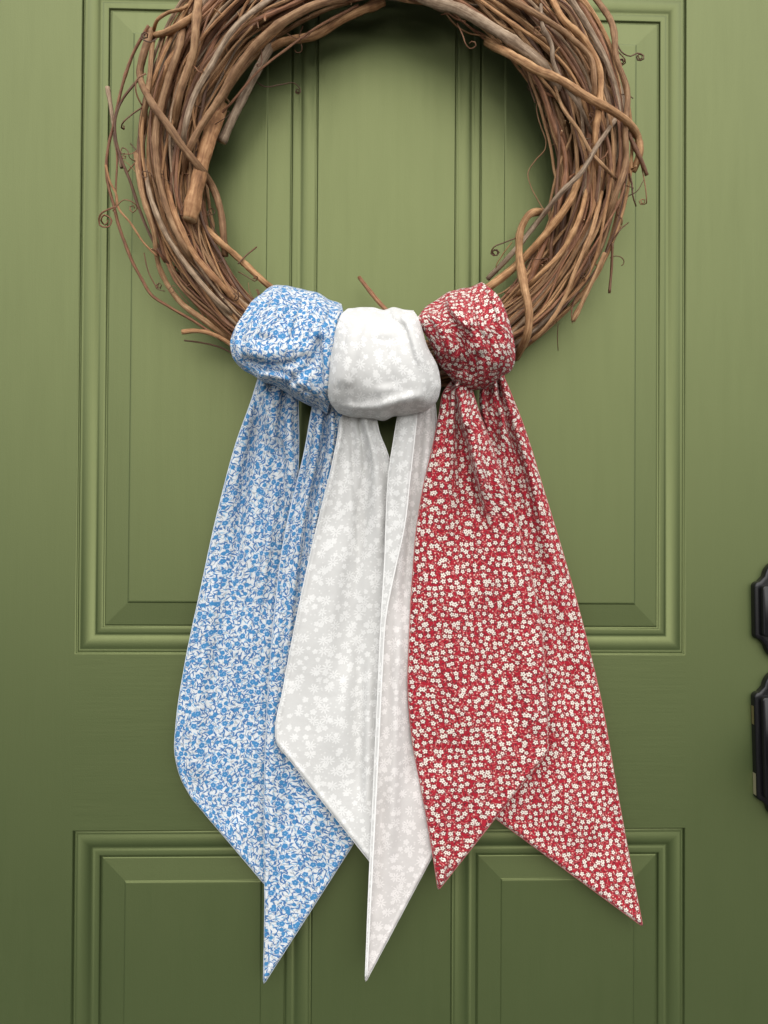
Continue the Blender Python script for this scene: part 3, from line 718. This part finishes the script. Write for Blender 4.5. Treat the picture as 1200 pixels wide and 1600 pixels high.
def wrap(parent, rows_, yc, depth, mat, cr=(), n=150, k=110, bulge=4.0, edge=7.0, seed=1, vflip=0.0, pinch=2.2):
    """band of cloth over the ring: rows_ = (left u, v, middle u, v, right u, v) from the top silhouette to the bottom one"""
    m_ = len(rows_); al = np.linspace(90, -90, m_)
    full = []
    r0, r1 = np.array(rows_[0], float), np.array(rows_[-1], float); mid = np.array(rows_[m_ // 2], float)
    for a, f in ((165, 0.55), (140, 0.25), (112, 0.06)): full.append(np.r_[r0 * (1 - f) + mid * f, a])
    for r, a in zip(rows_, al): full.append(np.r_[np.array(r, float), a])
    for a, f in ((-112, 0.06), (-140, 0.25), (-165, 0.55)): full.append(np.r_[r1 * (1 - f) + mid * f, a])
    full = np.array(full)
    NC = full.shape[1]
    tp = np.linspace(0, 1, len(full)); tq = np.linspace(0, 1, n)
    # smooth row interpolation
    C = np.stack([np.interp(tq, tp, full[:, c]) for c in range(NC)], -1)
    ker = np.hanning(int(n / len(full) * 1.3) | 1); ker /= ker.sum(); h = len(ker) // 2
    C = np.stack([np.convolve(np.r_[np.full(h, C[0, c]), C[:, c], np.full(h, C[-1, c])], ker, 'valid') for c in range(NC)], -1)
    s = (0.5 - 0.5 * np.cos(np.linspace(0, math.pi, k))) * 0.6 + np.linspace(0, 1, k) * 0.4
    q0, q1, q2 = (1 - s) * (1 - 2 * s), 4 * s * (1 - s), s * (2 * s - 1)          # quadratic through left, middle, right
    U = C[:, [0]] * q0 + C[:, [2]] * q1 + C[:, [4]] * q2; V = C[:, [1]] * q0 + C[:, [3]] * q1 + C[:, [5]] * q2
    V = V + smooth_noise(U, V * 0, 17, 50, seed + 70) * 1.6
    a = np.radians(C[:, 6])[:, None]; ca = np.cos(a); sg = np.sign(ca) * np.abs(ca) ** 0.62
    x = 2 * s[None, :] - 1
    Y = yc + sg * depth + np.maximum(ca, 0) * (bulge * (1 - x * x) - edge * np.abs(x) ** 10)
    front = np.clip(ca * 2.2, 0, 1)
    D = creases(U, V, cr) * front * 1.35
    a01 = np.linspace(0, 1, n)[:, None]
    rs = smooth_noise(s[None, :] * 130 + a01 * 25, a01 * 330, 17, 95, seed + 33) + 0.5 * smooth_noise(s[None, :] * 130 - a01 * 18, a01 * 330, 8, 80, seed + 35)
    D = D - pinch * 1.25 * np.exp(-(rs / 0.12) ** 2) * front * np.clip(0.35 + np.abs(2 * a01 - 1) * 1.2, 0, 1) + pinch * 0.5 * np.abs(rs) * front
    D = D + (smooth_noise(U, V, 26, 60, seed) * 0.6 + smooth_noise(U, V, 14, 40, seed + 9) * 0.25) * front
    Y = np.maximum(Y + D, 2.0)
    return cloth_obj('wrap', at_grid(U, V, -Y / 1000), mat, parent, vflip)

G = 'floral cotton scarves wrapped round the wreath'
# --- blue
blue = empty('scarf', tuple(at(440, 640, -0.045)), 'blue and white leafy floral scarf, leftmost on the wreath', 'scarf', G)
wrap(blue, [(418, 450, 470, 449, 533, 474), (392, 474, 468, 474, 537, 494), (370, 506, 455, 510, 528, 522), (359, 536, 445, 548, 524, 556),
            (364, 562, 440, 580, 519, 592), (392, 586, 450, 606, 515, 624), (428, 602, 468, 625, 511, 646)],
     46, 32, CLOTH_B, [
     ('s', [(506, 466), (500, 505), (505, 560), (508, 630)], 2.5, 5.0, (.15, .2)), ('s', [(522, 474), (517, 510), (518, 560)], 2.0, 3.5, (.2, .3)),
     ('s', [(376, 552), (415, 566), (452, 563), (488, 545)], 3.0, 6.5, (.2, .3)), ('s', [(424, 592), (455, 596), (486, 612), (510, 634)], 3.0, 5.0, (.2, .2)),
     ('r', [(370, 560), (410, 566), (450, 560), (480, 545)], 12, -5.0), ('r', [(440, 600), (462, 590), (490, 560), (505, 520)], 9, -4.0),
     ('r', [(395, 585), (440, 590), (470, 612), (500, 632)], 10, 5.0), ('r', [(445, 455), (425, 490), (410, 530)], 13, 3.0),
     ('r', [(480, 462), (470, 500), (455, 545)], 11, -3.0), ('r', [(405, 470), (385, 500), (372, 540)], 6, -2.5),
     ('r', [(430, 575), (450, 585), (465, 600)], 5, -4.5), ('r', [(400, 578), (430, 580), (452, 590)], 4, -4.0)], seed=3, bulge=6)
tail(blue, [(416, 560, 26), (405, 588, 36), (395, 620, 38), (370, 690, 33), (343, 790, 27), (313, 925, 22), (288, 1045, 18), (276, 1125, 16), (274, 1180, 15), (283, 1215, 14), (300, 1247, 14)],
     [(458, 575, 28), (464, 605, 38), (466, 650, 38), (466, 720, 33), (462, 800, 26), (452, 900, 21), (443, 1020, 18), (436, 1150, 16), (432, 1290, 14), (428, 1398, 13)], CLOTH_B, [
     ('r', [(412, 590), (420, 650), (432, 720), (418, 850), (395, 1000), (375, 1150)], 9, 6.0, (.0, .6)),
     ('r', [(402, 600), (398, 660), (382, 760), (365, 900), (345, 1050)], 8, -5.0, (.0, .6)),
     ('s', [(418, 612), (428, 660), (444, 700), (446, 760), (436, 860)], 3.5, 6.0, (.1, .5)),
     ('r', [(450, 640), (456, 720), (447, 830)], 7, 4.0, (.1, .5)),
     ('r', [(352, 850), (325, 1000), (305, 1150), (310, 1230)], 14, 3.0, (.3, .1)), ('r', [(395, 860), (385, 1000), (372, 1180), (370, 1300)], 16, -3.0, (.3, .1))], seed=5)
tail(blue, [(496, 600, 26), (490, 628, 38), (484, 660, 42), (476, 705, 40), (464, 755, 37), (453, 800, 34), (441, 860, 31), (431, 940, 28), (422, 1040, 26), (415, 1170, 24), (413, 1300, 22), (414, 1420, 20), (412, 1537, 17)],
     [(530, 600, 28), (535, 632, 42), (540, 680, 42), (530, 750, 36), (522, 830, 30), (520, 930, 26), (530, 1040, 23), (556, 1120, 20), (590, 1200, 18), (598, 1246, 17)], CLOTH_B, [
     ('s', [(518, 640), (516, 700), (506, 770), (494, 840)], 3, 6.0, (.0, .4)),
     ('r', [(500, 650), (488, 730), (472, 830), (455, 960)], 6, 3.5, (.1, .4)),
     ('r', [(440, 900), (428, 1050), (424, 1250), (430, 1420)], 6, 2.5, (.2, .2)), ('r', [(460, 1000), (450, 1180), (452, 1350)], 12, -2.5, (.2, .2)),
     ('r', [(500, 1100), (500, 1230), (478, 1360)], 16, 2.5, (.3, .3))], seed=8, vflip=0.17)
# --- red
red = empty('scarf', tuple(at(730, 620, -0.045)), 'red scarf with small cream flowers, rightmost on the wreath', 'scarf', G)
wrap(red, [(688, 464, 722, 449, 752, 437), (662, 484, 720, 474, 778, 460), (651, 495, 722, 497, 793, 494), (662, 518, 733, 522, 803, 530),
           (678, 548, 742, 548, 805, 560), (691, 577, 745, 580, 797, 581), (712, 600, 735, 606, 755, 605)],
     47, 33, CLOTH_R, [
     ('s', [(695, 466), (705, 487), (718, 504), (736, 522)], 2.2, 9.0, (.15, .25)), ('s', [(668, 488), (686, 520), (700, 552), (710, 590)], 2.5, 4.5, (.2, .2)), ('r', [(715, 455), (728, 490), (745, 520), (750, 560)], 11, 4.0),
     ('s', [(738, 470), (748, 505), (760, 534)], 2.2, 5.5, (.3, .3)), ('s', [(762, 452), (776, 490), (782, 530)], 3, 3.5, (.2, .4)), ('r', [(755, 450), (775, 490), (785, 540), (770, 585)], 12, 3.5),
     ('s', [(703, 560), (708, 575), (716, 590)], 3, -5.0, (.3, .2)), ('r', [(675, 480), (690, 520), (700, 560)], 10, 3.5), ('r', [(662, 492), (682, 476), (700, 466)], 4, -4.0),
     ('r', [(730, 520), (726, 560), (735, 595)], 9, -3.0)], seed=21, bulge=6)
tail(red, [(760, 560, 26), (754, 590, 34), (750, 620, 38), (754, 660, 33), (766, 700, 29), (770, 800, 25), (762, 950, 21), (752, 1100, 17), (740, 1253, 14)],
     [(782, 562, 28), (787, 588, 38), (797, 612, 40), (816, 660, 36), (850, 768, 29), (881, 870, 24), (911, 978, 21), (939, 1095, 18), (961, 1220, 16), (985, 1350, 14), (1004, 1447, 13)], CLOTH_R, [
     ('s', [(782, 592), (784, 640), (778, 700), (790, 780)], 3, 5.0, (.0, .4)), ('r', [(774, 600), (768, 650), (774, 690)], 6, 4.0, (.0, .3)),
     ('r', [(800, 640), (830, 760), (860, 900), (885, 1050)], 12, 4.0, (.1, .5)), ('r', [(788, 640), (812, 760), (838, 880), (850, 980)], 8, -4.5, (.1, .5)),
     ('r', [(880, 1080), (900, 1220), (925, 1330)], 24, 2.5, (.4, .2)), ('r', [(925, 1060), (945, 1230), (965, 1370)], 13, -2.0, (.4, .2))], seed=23, vflip=0.21)
tail(red, [(716, 572, 24), (708, 592, 34), (694, 612, 46), (687, 645, 54), (676, 700, 56), (663, 755, 54), (652, 820, 51), (645, 900, 48), (640, 1000, 45), (638, 1080, 42), (645, 1160, 38), (660, 1240, 34), (674, 1318, 30), (685, 1390, 25)],
     [(740, 575, 28), (737, 598, 40), (747, 640, 52), (764, 685, 52), (786, 745, 47), (812, 830, 42), (832, 910, 38), (846, 990, 34), (853, 1080, 31), (856, 1174, 29)], CLOTH_R, [
     ('s', [(712, 605), (719, 650), (733, 700), (748, 760), (768, 840)], 2.6, 15.0, (.0, .5)),
     ('r', [(738, 625), (752, 680), (775, 750), (800, 840)], 8, 5.0, (.0, .4)), ('r', [(700, 610), (694, 680), (690, 780), (695, 900)], 12, 3.0, (.0, .6)),
     ('r', [(728, 660), (736, 720), (752, 790), (770, 870)], 7, -5.0, (.1, .5)),
     ('r', [(700, 820), (715, 1000), (735, 1180)], 34, 3.0, (.3, .2)), ('r', [(770, 880), (785, 1020), (790, 1160)], 26, -2.5, (.3, .2)), ('r', [(820, 960), (828, 1060), (830, 1160)], 16, 3.0, (.3, .2)),
     ('r', [(690, 1388), (692, 1360), (700, 1330)], 6, 4.0, (.0, .4))], seed=29)
# --- white
white = empty('scarf', tuple(at(600, 650, -0.05)), 'pale grey scarf with white daisies, middle one on the wreath', 'scarf', G)
wrap(white, [(545, 481, 597, 481, 645, 484), (532, 492, 597, 498, 656, 500), (523, 520, 597, 530, 665, 535), (516, 560, 600, 570, 684, 572),
             (511, 602, 600, 606, 689, 602), (515, 627, 597, 636, 683, 627), (530, 646, 592, 656, 660, 642)],
     54, 36, CLOTH_W, [
     ('s', [(622, 486), (636, 515), (648, 555), (656, 590)], 3, 4.5, (.1, .5)), ('r', [(606, 484), (612, 500), (630, 512), (640, 530)], 6, -3.5, (.05, .4)),
     ('r', [(525, 632), (560, 640), (600, 634), (640, 622), (675, 618)], 9, 4.0, (.2, .3)),
     ('r', [(560, 490), (548, 550), (535, 610)], 16, 2.5), ('r', [(600, 520), (600, 570), (605, 610)], 20, -2.0), ('s', [(598, 648), (620, 638), (650, 632), (680, 622)], 5, 3.0, (.3, .3))], seed=31, bulge=6, edge=9, pinch=0.5)
tail(white, [(540, 612, 30), (532, 645, 46), (529, 675, 52), (520, 722, 50), (501, 800, 44), (481, 885, 40), (461, 980, 36), (442, 1080, 33), (431, 1150, 31), (433, 1162, 31)],
     [(584, 615, 32), (587, 648, 50), (592, 675, 55), (604, 705, 54), (613, 735, 50), (614, 800, 46), (612, 900, 42), (604, 1020, 38), (594, 1150, 35), (586, 1260, 32), (583, 1352, 30)], CLOTH_W, [
     ('s', [(544, 655), (546, 700), (550, 760), (556, 850), (556, 950)], 3.5, -4.0, (.0, .5)),
     ('r', [(570, 660), (585, 720), (592, 800), (588, 920)], 10, 3.5, (.0, .4)), ('r', [(530, 800), (515, 950), (505, 1100)], 20, 2.5, (.3, .3)),
     ('r', [(560, 860), (562, 1000), (560, 1150), (565, 1280)], 13, -3.5, (.3, .2)), ('r', [(540, 1020), (528, 1120), (520, 1200)], 20, 2.0, (.3, .3)), ('r', [(578, 1000), (574, 1150), (572, 1290)], 7, 2.5, (.3, .2))], seed=37, pleat=4.5)
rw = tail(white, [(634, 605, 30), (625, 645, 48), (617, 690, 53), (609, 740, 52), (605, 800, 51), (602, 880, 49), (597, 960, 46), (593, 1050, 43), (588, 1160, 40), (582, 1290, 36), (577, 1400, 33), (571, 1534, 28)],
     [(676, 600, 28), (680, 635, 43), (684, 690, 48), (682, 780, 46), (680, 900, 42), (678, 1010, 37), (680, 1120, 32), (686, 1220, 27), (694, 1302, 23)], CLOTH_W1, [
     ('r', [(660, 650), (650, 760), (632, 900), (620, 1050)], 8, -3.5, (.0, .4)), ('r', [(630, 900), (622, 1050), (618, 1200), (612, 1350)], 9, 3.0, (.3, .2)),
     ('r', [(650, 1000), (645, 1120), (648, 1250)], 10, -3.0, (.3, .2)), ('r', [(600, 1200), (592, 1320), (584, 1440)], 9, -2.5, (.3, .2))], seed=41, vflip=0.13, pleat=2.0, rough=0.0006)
# folded-over strip of the same tail, its sewn edge lying on top
tail(white, [(632, 610, 36), (623, 645, 53), (615, 690, 58), (607, 745, 56), (604, 800, 54), (601, 880, 51.5), (596, 962, 48), (592, 1050, 45), (587, 1160, 42), (581, 1290, 38), (576, 1400, 35), (571, 1528, 30)],
     [(652, 610, 38), (651, 648, 56), (647, 690, 60.5), (640, 750, 58), (632, 820, 55.5), (617, 890, 52.5), (603, 962, 49), (597, 1050, 46), (591.5, 1160, 43), (585, 1290, 39), (579.5, 1400, 36), (573, 1526, 30.5)], CLOTH_W, [
     ('r', [(632, 650), (626, 720), (618, 800)], 8, 2.0, (.0, .3))], n=200, k=30, seed=43, rough=0.0002, vflip=0.3, pleat=0.0)
